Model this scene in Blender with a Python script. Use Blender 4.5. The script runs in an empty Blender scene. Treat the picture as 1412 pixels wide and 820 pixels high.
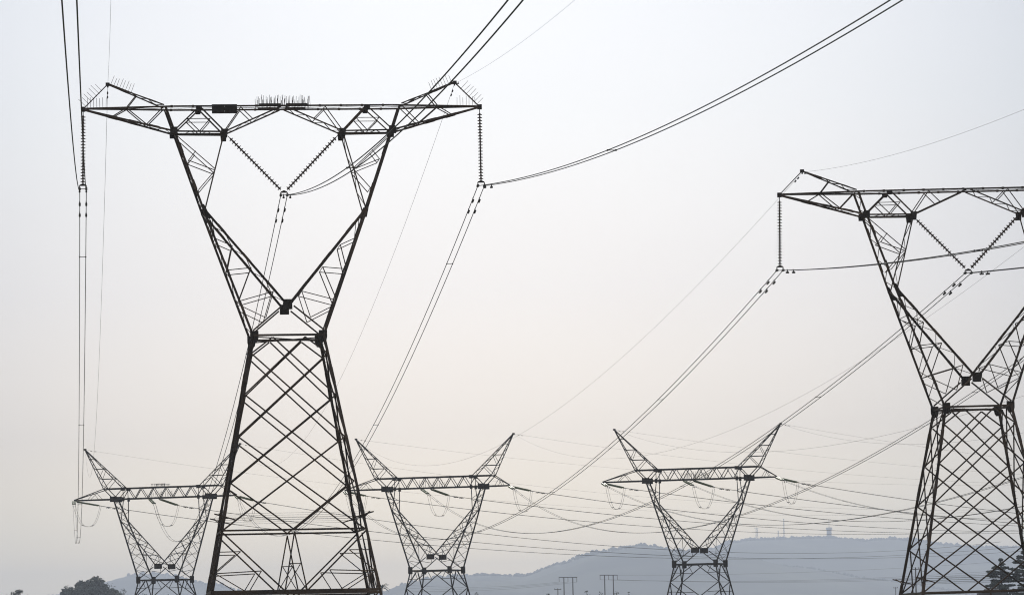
import bpy, math, random
from mathutils import Vector, Matrix, noise
R = math.radians
random.seed(7)
scene = bpy.context.scene

# ------------------------------------------------------------------ camera
F, HC = 5600.0, 1.7
cam_d = bpy.data.cameras.new('camera'); cam = bpy.data.objects.new('camera', cam_d)
scene.collection.objects.link(cam)
cam_d.sensor_fit = 'HORIZONTAL'; cam_d.sensor_width = 36.0
cam_d.lens = 36.0 * F / 1412.0
cam_d.shift_y = 470.0 / 1412.0
cam_d.clip_start = 0.5; cam_d.clip_end = 60000
ROLL = 0.022
cam.matrix_world = Matrix.Translation((0, 0, HC)) @ Matrix.Rotation(R(90), 4, 'X') @ Matrix.Rotation(-ROLL, 4, 'Z')
scene.camera = cam

# ------------------------------------------------------------------ sky and sun
SUN_EL, SUN_AZ = R(38), R(4)            # ahead of the camera, a little to the right
world = bpy.data.worlds.new('World'); scene.world = world; world.use_nodes = True
nt = world.node_tree; nt.nodes.clear()
def N(t, k, **kw):
    n = t.nodes.new(k)
    for a, b in kw.items(): setattr(n, a, b)
    return n
out = N(nt, 'ShaderNodeOutputWorld'); bg = N(nt, 'ShaderNodeBackground'); bg.inputs['Strength'].default_value = 0.1
sky = N(nt, 'ShaderNodeTexSky'); sky.sky_type = 'NISHITA'; sky.sun_disc = False
sky.sun_elevation = SUN_EL; sky.sun_rotation = SUN_AZ
sky.air_density = 1.0; sky.dust_density = 6.0; sky.ozone_density = 2.0; sky.altitude = 50
hsv = N(nt, 'ShaderNodeHueSaturation'); hsv.inputs['Saturation'].default_value = 0.22
tc = N(nt, 'ShaderNodeTexCoord'); sep = N(nt, 'ShaderNodeSeparateXYZ')
nt.links.new(tc.outputs['Generated'], sep.inputs[0])
ramp = N(nt, 'ShaderNodeValToRGB')      # thin high cloud: warm near the horizon, whiter above
SKY_STOPS = [(0.0, (24, 18.5, 10.5)), (0.018, (22, 17.3, 10.6)), (0.028, (18.2, 15.2, 10.6)), (0.05, (13.2, 11.6, 9.7)), (0.086, (11.2, 10.6, 10.1)), (0.13, (10.3, 10.4, 10.5)), (0.17, (10.3, 10.5, 11.0)), (0.5, (8.0, 8.3, 8.8)), (1.0, (6.0, 6.4, 7.0))]
cr = ramp.color_ramp
while len(cr.elements) < len(SKY_STOPS): cr.elements.new(0.5)
for e, (p, c) in zip(cr.elements, SKY_STOPS):
    e.position = p; e.color = (c[0]/25, c[1]/25, c[2]/25, 1)
nt.links.new(sep.outputs['Z'], ramp.inputs[0])
# thin cloud is thickest (brightest) ahead, thinner to the sides
nz = N(nt, 'ShaderNodeTexNoise'); nz.inputs['Scale'].default_value = 6.0; nz.inputs['Detail'].default_value = 2.0
mp = N(nt, 'ShaderNodeMapping'); mp.inputs['Scale'].default_value = (1, 1, 3)
nt.links.new(tc.outputs['Generated'], mp.inputs[0]); nt.links.new(mp.outputs[0], nz.inputs['Vector'])
dot = N(nt, 'ShaderNodeVectorMath', operation='DOT_PRODUCT')
az, el = R(-0.6), R(6.4)
dot.inputs[1].default_value = (math.sin(az)*math.cos(el), math.cos(az)*math.cos(el), math.sin(el))
nt.links.new(tc.outputs['Generated'], dot.inputs[0])
gl = N(nt, 'ShaderNodeMapRange'); gl.inputs['From Min'].default_value = math.cos(R(9.2)); gl.inputs['From Max'].default_value = 1.0
gl.inputs['To Min'].default_value = 0.0; gl.inputs['To Max'].default_value = 1.0
nt.links.new(dot.outputs['Value'], gl.inputs['Value'])
nm = N(nt, 'ShaderNodeMapRange'); nm.inputs['From Min'].default_value = 0.3; nm.inputs['From Max'].default_value = 0.7
nm.inputs['To Min'].default_value = 24.9; nm.inputs['To Max'].default_value = 25.9
nt.links.new(nz.outputs['Fac'], nm.inputs['Value'])
gc = N(nt, 'ShaderNodeMixRGB'); gc.inputs['Color1'].default_value = (.55, .585, .635, 1); gc.inputs['Color2'].default_value = (1, 1, 1, 1)
nt.links.new(gl.outputs[0], gc.inputs['Fac'])
gm = N(nt, 'ShaderNodeMixRGB', blend_type='MULTIPLY'); gm.inputs['Fac'].default_value = 1.0
nt.links.new(ramp.outputs[0], gm.inputs['Color1']); nt.links.new(gc.outputs[0], gm.inputs['Color2'])
sc = N(nt, 'ShaderNodeVectorMath', operation='SCALE'); nt.links.new(gm.outputs[0], sc.inputs[0]); nt.links.new(nm.outputs[0], sc.inputs['Scale'])
mix = N(nt, 'ShaderNodeMixRGB'); mix.inputs['Fac'].default_value = 0.9
nt.links.new(sky.outputs[0], hsv.inputs['Color']); nt.links.new(hsv.outputs[0], mix.inputs['Color1']); nt.links.new(sc.outputs[0], mix.inputs['Color2'])
nt.links.new(mix.outputs[0], bg.inputs['Color']); nt.links.new(bg.outputs[0], out.inputs[0])
ld = bpy.data.lights.new('sun', 'SUN'); ld.energy = 2.0; ld.angle = R(10); ld.color = (1.0, 0.95, 0.87)
sun = bpy.data.objects.new('sun', ld); scene.collection.objects.link(sun)
sd = Vector((math.sin(SUN_AZ)*math.cos(SUN_EL), math.cos(SUN_AZ)*math.cos(SUN_EL), math.sin(SUN_EL)))
sun.rotation_euler = sd.to_track_quat('Z', 'Y').to_euler(); sun.location = (0, 0, 100)
vs = scene.view_settings; vs.view_transform = 'Standard'; vs.look = 'None'; vs.gamma = 1; vs.exposure = 0.0; vs.use_curve_mapping = False
scene.cycles.volume_bounces = 0; scene.cycles.max_bounces = 4; scene.cycles.filter_width = 1.1

# ------------------------------------------------------------------ materials
def material(name, c1, c2=None, scale=2.0, rough=0.7, metal=0.0, detail=4.0, bump=0.0):
    m = bpy.data.materials.new(name); m.use_nodes = True; t = m.node_tree
    b = t.nodes['Principled BSDF']; b.inputs['Roughness'].default_value = rough; b.inputs['Metallic'].default_value = metal
    b.inputs['Specular IOR Level'].default_value = 0.3
    if c2 is None: c2 = tuple(x*0.6 for x in c1)
    co = N(t, 'ShaderNodeTexCoord'); n = N(t, 'ShaderNodeTexNoise'); n.inputs['Scale'].default_value = scale; n.inputs['Detail'].default_value = detail
    r = N(t, 'ShaderNodeValToRGB'); r.color_ramp.elements[0].position = 0.35; r.color_ramp.elements[1].position = 0.68
    r.color_ramp.elements[0].color = (*c2, 1); r.color_ramp.elements[1].color = (*c1, 1)
    t.links.new(co.outputs['Object'], n.inputs['Vector']); t.links.new(n.outputs['Fac'], r.inputs[0]); t.links.new(r.outputs[0], b.inputs['Base Color'])
    if bump:
        bp = N(t, 'ShaderNodeBump'); bp.inputs['Strength'].default_value = bump
        t.links.new(n.outputs['Fac'], bp.inputs['Height']); t.links.new(bp.outputs[0], b.inputs['Normal'])
    return m
M = dict(
    steel=material('weathered_steel', (.088, .054, .033), (.026, .018, .013), .45),
    steel_far=material('galvanised_steel', (.050, .042, .036), (.025, .020, .016), 0.5),
    plate=material('gusset_steel', (.030, .020, .013), (.018, .012, .008), 2.0),
    board=material('sign_back', (.022, .016, .012), (.015, .011, .008), 3.0),
    cable=material('aluminium_cable', (.05, .048, .047), (.035, .033, .032), 5.0),
    porcelain=material('brown_porcelain', (.075, .035, .022), (.04, .02, .014), 6.0, rough=.35),
    glass_ins=material('green_glass_insulator', (.22, .25, .14), (.15, .17, .10), 6.0, rough=.3),
    concrete=material('concrete', (.3, .29, .27), (.2, .19, .18), 3.0, rough=.95),
    hill=material('wooded_hill', (.13, .14, .10), (.045, .055, .05), 0.004, rough=1, detail=8),
    hilltree=material('hill_trees', (.06, .075, .06), (.045, .055, .045), 0.05, rough=1),
    leaf=material('tree_leaves', (.055, .070, .040), (.03, .042, .026), 0.8, rough=.9),
    bark=material('bark', (.08, .065, .05), (.045, .035, .028), 2.0, rough=.95),
    ground=material('dry_grass_ground', (.16, .15, .09), (.09, .10, .05), 0.04, rough=1, detail=8, bump=.2),
    wall=material('plaster_wall', (.10, .095, .09), (.07, .065, .06), 1.0, rough=.95),
    roofm=material('dark_roof', (.05, .045, .045), (.035, .03, .03), 2.0, rough=.9),
)

# ------------------------------------------------------------------ mesh helpers
class MB:
    def __init__(s): s.v = []; s.f = []
    def quadstrip(s, ring0, ring1, cap=True):
        b = len(s.v); n = len(ring0); s.v += ring0 + ring1
        for i in range(n):
            j = (i+1) % n; s.f.append((b+i, b+j, b+n+j, b+n+i))
        if cap:
            s.f.append(tuple(range(b+n-1, b-1, -1))); s.f.append(tuple(range(b+n, b+2*n)))
    def angle(s, p, q, w=.1, ref=(0, 1, 0), flip=1, ext=0.0):
        """a rolled L-section bar of leg width w"""
        p = Vector(p); q = Vector(q); d = (q-p)
        if d.length < 1e-4: return
        d.normalize(); p = p-d*ext; q = q+d*ext
        r = Vector(ref)
        if abs(d.dot(r)) > .95: r = Vector((1, 0, 0))
        u = d.cross(r).normalized()*flip; v = u.cross(d).normalized()
        t = max(w*.16, .008); o = -w*.5
        prof = [(0, 0), (w, 0), (w, t), (t, t), (t, w), (0, w)]
        A = [p + u*(a+o) + v*(b+o) for a, b in prof]; B = [q + u*(a+o) + v*(b+o) for a, b in prof]
        s.quadstrip(A, B)
    def box(s, p, q, w, h, ref=(0, 0, 1)):
        p = Vector(p); q = Vector(q); d = (q-p).normalized(); r = Vector(ref)
        if abs(d.dot(r)) > .95: r = Vector((1, 0, 0))
        u = d.cross(r).normalized(); v = u.cross(d).normalized()
        k = [(-.5, -.5), (.5, -.5), (.5, .5), (-.5, .5)]
        s.quadstrip([p+u*a*w+v*b*h for a, b in k], [q+u*a*w+v*b*h for a, b in k])
    def plate(s, c, pts, th, ydir=(0, 1, 0)):
        """flat polygon of (x,z) offsets about c, extruded along y by th"""
        c = Vector(c); y = Vector(ydir)*th*.5
        s.quadstrip([c+Vector((a, 0, b))-y for a, b in pts], [c+Vector((a, 0, b))+y for a, b in pts])
    def tube(s, pts, r, n=6, cap=True):
        pts = [Vector(p) for p in pts]; b = len(s.v)
        for i, p in enumerate(pts):
            d = (pts[min(i+1, len(pts)-1)]-pts[max(i-1, 0)]).normalized()
            up = Vector((0, 0, 1)) if abs(d.z) < .95 else Vector((1, 0, 0))
            u = d.cross(up).normalized(); w = u.cross(d)
            rr = r[i] if isinstance(r, (list, tuple)) else r
            for k in range(n):
                a = 2*math.pi*k/n; s.v.append(p+u*math.cos(a)*rr+w*math.sin(a)*rr)
        for i in range(len(pts)-1):
            for k in range(n):
                k2 = (k+1) % n; s.f.append((b+i*n+k, b+i*n+k2, b+(i+1)*n+k2, b+(i+1)*n+k))
        if cap:
            s.f.append(tuple(b+k for k in range(n-1, -1, -1))); s.f.append(tuple(b+(len(pts)-1)*n+k for k in range(n)))
    def build(s, name, mat, parent=None, smooth=False):
        me = bpy.data.meshes.new(name); me.from_pydata([tuple(v) for v in s.v], [], s.f); me.update()
        if smooth: me.polygons.foreach_set('use_smooth', [True]*len(me.polygons))
        me.materials.append(mat); o = bpy.data.objects.new(name, me); scene.collection.objects.link(o)
        if parent: o.parent = parent
        return o
def tag(o, label=None, cat=None, group=None, kind=None):
    if label: o['label'] = label
    if cat: o['category'] = cat
    if group: o['group'] = group
    if kind: o['kind'] = kind
    return o
def empty(name, M4, label, cat, group=None):
    o = bpy.data.objects.new(name, None); scene.collection.objects.link(o); o.matrix_world = M4; o.empty_display_size = .5
    return tag(o, label, cat, group)
def lerp(a, b, t): return Vector(a)+(Vector(b)-Vector(a))*t
def lace(mb, a0, a1, b0, b1, n, w, start=0, ends=True, ref=(0, 1, 0)):
    """zigzag lacing between chord a0-a1 and chord b0-b1"""
    P = [lerp(a0, a1, i/n) if (i+start) % 2 == 0 else lerp(b0, b1, i/n) for i in range(n+1)]
    for i in range(n): mb.angle(P[i], P[i+1], w, ref)
def splices(mb, a, b, w, n, L=.9):
    for i in range(n):
        t = (i+.6)/n; c = lerp(a, b, t); d = (Vector(b)-Vector(a)).normalized()
        mb.box(c-d*L/2, c+d*L/2, w*1.28, w*1.28, (0, 1, 0))

TOW = {'T1': (-11.024, 204.98, -.1049, -.0021, 17.133), 'T2': (24.791, 216.39, -.0702, .0085, 13.439),
       'T5': (27.998, 600.0, .2778, -.0007, 12.134), 'T4': (-11.171, 615.77, .309, -.0028, 12.329), 'T3': (-52.70, 619.59, .2793, .0009, 11.879)}
def frame(t):
    X, Y, psi, lean, zw = TOW[t]
    # width axis (cos,-sin), depth axis (sin,cos); the waist is local z = zw above the base
    return Matrix.Translation((X, Y, zw)) @ Matrix.Rotation(-psi, 4, 'Z') @ Matrix.Rotation(-lean, 4, 'Y') @ Matrix.Translation((0, 0, -zw))

# ------------------------------------------------------------------ setting
def structure(name, mb, mat, smooth=True):
    return tag(mb.build(name, mat, None, smooth), kind='structure')
def ground_z(x, y):
    return 0.0
g = MB(); n = 90
def gs(i): return math.copysign(abs(i/n*2-1)**3*26000, i/n*2-1)
for j in range(n+1):
    for i in range(n+1):
        x, y = gs(i), gs(j)+2000
        d = max(0, y-1500)
        g.v.append(Vector((x, y, -.02 + min(2.0, d*.0006)*(noise.noise(Vector((x*.0006, y*.0006, 0)))*.5+.5) if d > 0 else 0)))
for j in range(n):
    for i in range(n):
        a = j*(n+1)+i; g.f.append((a, a+1, a+n+2, a+n+1))
structure('ground', g, M['ground'])

def px_to(x, y, D):
    """point seen at photo pixel (x, y) at distance D (used once, to read real positions and heights)"""
    dx, dy = x-706.0, 880.0-y; c, s = math.cos(ROLL), math.sin(ROLL)
    a = dx*c+dy*s; v = -dx*s+dy*c
    return Vector((a*D/F, D, HC+v*D/F))
def ridge(name, D, prof, depth_front, depth_back, seed, ntree, tree_r):
    P = [px_to(x, y, D) for x, y in prof]
    xs = [p.x for p in P]; zs = [p.z for p in P]
    def hz(x):
        if x <= xs[0]: return zs[0]
        for i in range(len(xs)-1):
            if x <= xs[i+1]:
                t = (x-xs[i])/(xs[i+1]-xs[i]); t = t*t*(3-2*t)*.5+t*.5
                return zs[i]+(zs[i+1]-zs[i])*t
        return zs[-1]
    mb = MB(); nx, ny = 300, 44
    def H(x, t):   # t -1 front foot .. 0 crest .. 1 back foot
        f = math.cos(min(1, abs(t))*math.pi/2)**1.3 if t < 0 else math.cos(min(1, t)*math.pi/2)
        w = noise.fractal(Vector((x*.0016+seed, t*3.1, seed)), 1.0, 2.0, 4)
        return max(-1.0, (hz(x)-2.5)*f*(1+.22*w*min(1, abs(t)*4)*(1-abs(t))) + .8*noise.noise(Vector((x*.02, t*30, seed)))*f) - (1 if abs(t) > .98 else 0)
    for j in range(ny+1):
        t = j/ny*2-1; y = D + (t*depth_front if t < 0 else t*depth_back)
        for i in range(nx+1):
            x = xs[0]+(xs[-1]-xs[0])*i/nx
            mb.v.append(Vector((x, y, H(x, t))))
    for j in range(ny):
        for i in range(nx):
            a = j*(nx+1)+i; mb.f.append((a, a+1, a+nx+2, a+nx+1))
    structure(name, mb, M['hill'])
    tr = MB(); rnd = random.Random(seed*13+1)
    for k in range(ntree):
        x = rnd.uniform(xs[0], xs[-1]); t = rnd.uniform(-.06, .02)
        y = D + (t*depth_front if t < 0 else t*depth_back); z = H(x, t)
        r = tree_r*rnd.uniform(.45, 1.25)*(1+.7*max(0, noise.noise(Vector((x*.02, seed, 0))))); hgt = r*rnd.uniform(1.0, 1.7)
        b = len(tr.v); m = 7
        for lv, (rr, zz) in enumerate(((.55, 0), (1, .35), (.85, .75), (.35, 1.05))):
            for q in range(m):
                a = 2*math.pi*q/m+lv*.4; k2 = r*rr*rnd.uniform(.75, 1.2)
                tr.v.append(Vector((x+math.cos(a)*k2, y+math.sin(a)*k2, z-1+hgt*zz*rnd.uniform(.9, 1.1))))
        for lv in range(3):
            for q in range(m):
                q2 = (q+1) % m; tr.f.append((b+lv*m+q, b+lv*m+q2, b+(lv+1)*m+q2, b+(lv+1)*m+q))
        tr.f.append(tuple(b+3*m+q for q in range(m)))
    return tr
tl = []
tl.append(('left', ridge('hill_left', 13000, [(-60, 830), (60, 826), (120, 812), (153, 802.5), (192, 791), (218, 789.5), (250, 795), (271, 801.5), (294, 804.5), (352, 819), (420, 826), (520, 830)], 2100, 1600, 3, 340, 5.5), (2,)))
tl.append(('middle', ridge('hill_middle', 11200, [(440, 835), (500, 824), (537, 815), (567, 803), (600, 797), (634, 794.5), (675, 793), (722, 793.5), (770, 775.5), (807, 763), (860, 752.5), (883, 750), (902, 752), (922, 757), (950, 762), (1000, 768), (1090, 782), (1200, 800), (1330, 815), (1412, 825)], 2600, 2000, 5, 1200, 4.6), (3,)))
tl.append(('right', ridge('hill_right', 13700, [(860, 800), (920, 768), (950, 760), (977, 757), (1010, 747), (1029, 743.5), (1079, 743.5), (1125, 742), (1156, 742.5), (1183, 747), (1206, 744), (1230, 743), (1262, 744), (1284, 748), (1309, 750), (1341, 753.5), (1412, 755), (1480, 762), (1560, 780)], 2900, 2200, 9, 1200, 5.5), (4,)))
for nm_, tr, _ in tl:
    o = tr.build('hill_woodland', M['hilltree']); tag(o, {'left': 'low woodland over the faint small hill at far left', 'middle': 'low woodland along the sloping middle hill', 'right': 'low woodland along the long plateau hill at right'}[nm_], 'woodland', 'woods on the hazy hills', 'stuff')

# ------------------------------------------------------------------ suspension pylons (two in front)
S1 = .0495*.74
def hd1(y):
    if y >= 464: return (48+.186*(y-464))*S1
    if y >= 181: return (20.2+(48-20.2)*(y-181)/(464-181))*S1
    return 20.5*S1
def make_suspension(key, label, spikes):
    zw = TOW[key][4]; base_y = 464+zw/S1
    root = empty('transmission_tower', frame(key), label, 'pylon', 'large suspension pylons in front')
    st = M['steel']
    def P(x, y, sd, h=None): return Vector((x*S1, sd*(hd1(y) if h is None else h), (464-y)*S1+zw))
    hx = lambda y: 48+.186*(y-464)
    WL, WD, WT = .130, .072, .042
    # legs
    for sx in (-1, 1):
        for sy in (-1, 1):
            mb = MB(); a = P(sx*hx(464), 464, sy); b = P(sx*hx(base_y), base_y, sy)
            mb.angle(a, b, WL, (0, 1, 0), sx); splices(mb, a, b, WL*.92, 5, .8)
            for k in range(34):   # step bolts
                if sx*sy > 0:
                    c = lerp(a, b, (k+.5)/38); mb.box(c, c+Vector((sx*.16, 0, 0)), .02, .02)
            leg = mb.build('leg', st, root)
            c = MB(); c.box(b-Vector((0, 0, .35)), b+Vector((0, 0, .18)), .7, .7); c.build('concrete_footing', M['concrete'], leg)
    # body bracing: one lattice per face
    ys = [490, 546.5, 604, 666, 731]
    def face_lines():
        L = []
        for k in range(3):
            L.append((-1, ys[k], 1, ys[k+2])); L.append((1, ys[k], -1, ys[k+2]))
        return L
    def fp(face, u, y, inset=0.0):
        # u in -1..1 across the face (or absolute when |.|<1)
        h = hx(y)*S1-inset
        z = (464-y)*S1+zw
        if face == 'n': return Vector((u*h, -h, z))
        if face == 'f': return Vector((u*h, h, z))
        if face == 'l': return Vector((-h, u*h, z))
        return Vector((h, u*h, z))
    for face in 'nflr':
        mb = MB(); ref = (0, 1, 0) if face in 'nf' else (1, 0, 0)
        A = lambda u0, y0, u1, y1, w, i=0.0: mb.angle(fp(face, u0, y0, i), fp(face, u1, y1, i), w, ref)
        for j, (u0, y0, u1, y1) in enumerate(face_lines()): A(u0, y0, u1, y1, WD, .0 if j % 2 else .09)
        A(-1, ys[3], 0, 731, WD); A(1, ys[3], 0, 731, WD, .09)
        k = 22/48
        A(-k, 467, -1, ys[0], WD); A(k, 467, 1, ys[0], WD); A(k, 467, -1, ys[1], WD); A(-k, 467, 1, ys[1], WD, .09)
        # horizontal belts
        A(-1, 731, 1, 731, .09); A(-1, 464, 1, 464, .10)
        # K panel under the belt
        q = 15/112.9
        for s_ in (-1, 1):
            A(s_, 733, s_*q, 814, WD*1.05); A(0, 734, s_*q, 814, WD*.9)
            def dg(t): return (s_*(1+(q-1)*t), 733+81*t)
            # redundants between leg and diagonal
            d1 = dg(.33); d2 = dg(.66)
            A(s_, 760, *d1, WT*1.1); A(s_, 789, *d2, WT*1.2); A(*d1, s_, 789, WT*1.1)
            A(*d2, s_*.56, 814, WT*1.1); A(s_, 789, s_*.60, 814, WT*1.1)
        A(-q*.5, 777, q*.5, 777, WT); A(-q*.5, 777, q, 814, WT); A(q*.5, 777, -q, 814, WT)
        A(-1, 814, 1, 814, .13); A(-1, 817.5, 1, 817.5, .09)
        if base_y > 860:     # leg extension
            for s_ in (-1, 1):
                A(s_, 816, s_*.5, 816+(base_y-816)*.45, WD); A(s_*.5, 816+(base_y-816)*.45, s_, base_y-6, WD); A(0, 816, s_*.5, 816+(base_y-816)*.45, WD)
        nm = 'face_bracing'; mb.build(nm, st, root)
    mb = MB(); h = hx(466)*S1; z = (464-466)*S1+zw
    mb.angle((-h, -h, z), (h, h, z), .06, (0, 0, 1)); mb.angle((-h, h, z-.05), (h, -h, z-.05), .06, (0, 0, 1)); mb.build('plan_bracing', st, root)
    # gusset plates at the waist
    for sx in (-1, 1):
        for sy in (-1, 1):
            mb = MB(); c = P(sx*48.5, 464.5, sy); c.y += sy*.02; c.x -= sx*.06
            mb.plate(c, [(-.16, -.30), (.16, -.30), (.21, -.1), (.21, .24), (-.21, .24), (-.21, -.1)], .05)
            mb.plate(c, [(-.12, -.36), (.12, -.36), (.12, -.3), (-.12, -.3)], .05)
            mb.build('gusset_plate', M['plate'], root)
    # anti-climbing guard
    guard = None; gy = 712; h = hx(gy)*S1; z = (464-gy)*S1+zw
    tips = []
    for sx in (-1, 1):
        for sy in (-1, 1):
            p0 = Vector((sx*(h-.55), sy*(h+.02), z-.17)); p1 = Vector((sx*(h+.5), sy*(h+.28), z+.13)); mb = MB(); mb.box(p0, p1, .06, .06)
            p2 = Vector((sx*(h+.02), sy*(h-.55), z-.17)); p3 = Vector((sx*(h+.28), sy*(h+.5), z+.13)); mb.box(p2, p3, .05, .05); mb.box(Vector((sx*(h-.2), sy*(h-.05), z-.08)), Vector((sx*(h-.05), sy*(h-.2), z-.08)), .05, .05); guard = mb.build('guard_arm', st, root)
            tips.append((p0, p1, p2, p3, sx, sy))
    mb2 = MB()
    for k in range(4):
        t = k/3
        Q = {(sx, sy): (lerp(p0, p1, t), lerp(p2, p3, t)) for p0, p1, p2, p3, sx, sy in tips}
        for sy in (-1, 1): mb2.tube([Q[(-1, sy)][0], Q[(1, sy)][0]], .0055, 4)
        for sx in (-1, 1): mb2.tube([Q[(sx, -1)][1], Q[(sx, 1)][1]], .0055, 4)
    mb2.build('barbed_wire', M['cable'], root)
    # fork arms (two), with elbow and knee
    for sx in (-1, 1):
        ch = MB(); lc = MB(); gus = []
        for sy in (-1, 1):
            outer = [(48.5, 464), (112, 290), (149.5, 181), (161, 147)]
            for (x0, y0), (x1, y1) in zip(outer, outer[1:]): ch.angle(P(sx*x0, y0, sy), P(sx*x1, y1, sy), .118, (0, 1, 0), sx)
            splices(ch, P(sx*50, 460, sy), P(sx*111, 292, sy), .095, 3, .6)
            splices(ch, P(sx*113, 286, sy), P(sx*148, 184, sy), .095, 2, .5)
            ch.angle(P(sx*110, 291, sy), P(sx*3, 420, sy), .11, (0, 1, 0), sx); splices(ch, P(sx*108, 293, sy), P(sx*8, 414, sy), .095, 3, .6)
            ch.angle(P(sx*110, 290, sy), P(sx*82, 186, sy), .065)
            ch.angle(P(sx*8, 424, sy), P(sx*48.5, 457.5, sy), .075)
            L = lambda x0, y0, x1, y1, w=.042: lc.angle(P(sx*x0, y0, sy*.985), P(sx*x1, y1, sy*.985), w)
            # triangular window above the elbow
            L(147, 187, 95, 234); L(131, 222, 95, 236); L(131, 222, 121, 209); L(95, 236, 117.5, 262)
            # web between outer leg and fork chord
            L(97.5, 330, 74, 340.5); L(97.5, 330, 100.5, 304, .035); L(74, 340.5, 81.5, 374, .05); L(81.5, 374, 49, 371); L(49, 371, 67, 417, .05)
            L(67, 417, 19.5, 404); L(19.5, 404, 30.5, 440); L(30.5, 440, 65, 423); 
        # lacing across the depth (outer leg, fork chord, inner leg)
        def side(x0, y0, x1, y1, n, w=.032): lace(lc, P(sx*x0, y0, -1), P(sx*x1, y1, -1), P(sx*x0, y0, 1), P(sx*x1, y1, 1), n, w, ref=(1, 0, 0))
        side(48.5, 464, 112, 290, 9); side(112, 290, 149.5, 181, 7); side(110, 291, 4, 418, 8); side(109, 286, 82, 188, 4); side(149.5, 181, 161, 148, 3)
        for (x, y) in ((97.5, 330), (81.5, 374), (67, 417), (74, 340.5), (49, 371), (19.5, 404), (95, 235), (117.5, 262), (131, 222)):
            lc.angle(P(sx*x, y, -1), P(sx*x, y, 1), .04, (1, 0, 0))
        arm = ch.build('fork_arm', st, root); lc.build('lacing', st, arm)
        for sy in (-1, 1):
            mb = MB(); c = P(sx*110.5, 291, sy); c.y += sy*.03
            mb.plate(c, [(-.02-sx*.13, -.42), (.16-sx*.13, -.42), (.12, 0), (.06+sx*.09, .3), (-.07+sx*.09, .3), (-.12, 0)], .04); mb.build('gusset_plate', M['plate'], arm)
    for sy in (-1, 1):
        mb = MB(); c = P(0, 421.5, sy); c.y += sy*.03
        mb.plate(c, [(-.25, -.27), (.22, -.27), (.22, .05), (.27, .06), (.27, .24), (-.2, .24), (-.2, .1), (-.25, .08)], .05); mb.build('crotch_plate', M['plate'], root)
    # crossarm
    def C(x, y, sd):
        ax = abs(x); h = 20.5*S1 if ax <= 150 else (1.2+(20.5-1.2)*(273-ax)/(273-150))*S1
        return Vector((x*S1, sd*h, (464-y)*S1+zw))
    ch = MB(); lc = MB()
    TOPY = 147.5
    for sy in (-1, 1):
        ch.angle(C(-272, TOPY, sy), C(-150, TOPY, sy), .08); ch.angle(C(-150, TOPY, sy), C(150, TOPY, sy), .078); ch.angle(C(150, TOPY, sy), C(272, TOPY, sy), .08)
        for k in range(-5, 6): ch.box(C(k*29-9, TOPY, sy), C(k*29-6, TOPY, sy), .10, .11)
        for sx in (-1, 1):
            ch.angle(C(sx*272, 149, sy), C(sx*151, 181, sy), .085); splices(ch, C(sx*250, 155, sy), C(sx*165, 177, sy), .08, 3, .5)
            ch.angle(C(sx*150, 181.5, sy), C(sx*82, 182.5, sy), .075); ch.angle(C(sx*80, 182, sy), C(sx*3, 148.5, sy), .07)
            ch.angle(C(sx*149, 180, sy), C(sx*116, 149, sy), .065); ch.angle(C(sx*82, 181, sy), C(sx*113, 149, sy), .08)
            l = lambda x0, y0, x1, y1, w=.044: lc.angle(C(sx*x0, y0, sy*.97), C(sx*x1, y1, sy*.97), w)
            l(233, 159, 214, 148, .05); l(214, 148, 187, 171, .05); l(187, 171, 164, 148, .05)
            l(80, 180, 58, 149, .05); l(58, 149, 41, 166); l(132, 164.5, 100, 164.5, .035); l(132, 164.5, 115, 181.5); l(100, 164.5, 115, 181.5)
    def cs(x0, y0, x1, y1, n, w=.03): lace(lc, C(x0, y0, -1), C(x1, y1, -1), C(x0, y0, 1), C(x1, y1, 1), n, w, ref=(0, 0, 1))
    cs(-265, TOPY, 265, TOPY, 30, .028)
    for sx in (-1, 1): cs(sx*262, 151, sx*151, 181, 9); cs(sx*150, 181.5, sx*82, 182.5, 6); cs(sx*80, 182, sx*6, 150, 6)
    arm = ch.build('crossarm', st, root); lc.build('lacing', st, arm)
    for sx in (-1, 1):
        mb = MB(); mb.box(Vector((sx*147*S1, -.12, (464-183.5)*S1+zw)), Vector((sx*84*S1, -.12, (464-183.5)*S1+zw)), .12, .07); mb.build('walkway_beam', st, arm)
        for sy in (-1, 1):
            for (x, y, pts) in ((150, 181, [(-.21, -.24), (.21, -.24), (.23, .1), (.15, .23), (-.21, .23)]), (81, 184, [(-.15, -.3), (.15, -.3), (.17, -.1), (.2, .22), (-.2, .22), (-.17, -.1)]), (115.5, 149.5, [(-.14, -.17), (.14, -.17), (.2, .13), (-.2, .13)])):
                mb = MB(); c = C(sx*x, y, sy); c.y += sy*.035; mb.plate(c, [(a*sx*.86, b*.86) for a, b in pts][::sx], .04); mb.build('gusset_plate', M['plate'], arm)
        mb = MB(); c = Vector((sx*273*S1, 0, (464-148.3)*S1+zw)); mb.box(c-Vector((0, .1, 0)), c+Vector((0, .1, 0)), .22, .24); mb.build('end_fitting', M['plate'], arm)
    # earth-wire peaks
    for sx in (-1, 1):
        ch = MB(); lc = MB(); pk = Vector((sx*239*S1, 0, (464-114.3)*S1+zw))
        for sy in (-1, 1):
            e = pk+Vector((0, sy*.04, 0)); b = C(sx*163, 145, sy); ch.angle(e, b, .06); splices(ch, e, b, .055, 2, .4)
            ch.angle(e, C(sx*272, 147, sy*.5), .045)
            m_ = lerp(e, b, 39/76); lc.angle(m_, C(sx*214, 147.5, sy), .05)
        lace(lc, lerp(pk, C(sx*163, 145, -1), .15), C(sx*163, 145, -1), lerp(pk, C(sx*163, 145, 1), .15), C(sx*163, 145, 1), 6, .04, ref=(0, 0, 1))
        o = ch.build('earth_peak', st, root); lc.build('lacing', st, o)
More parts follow.
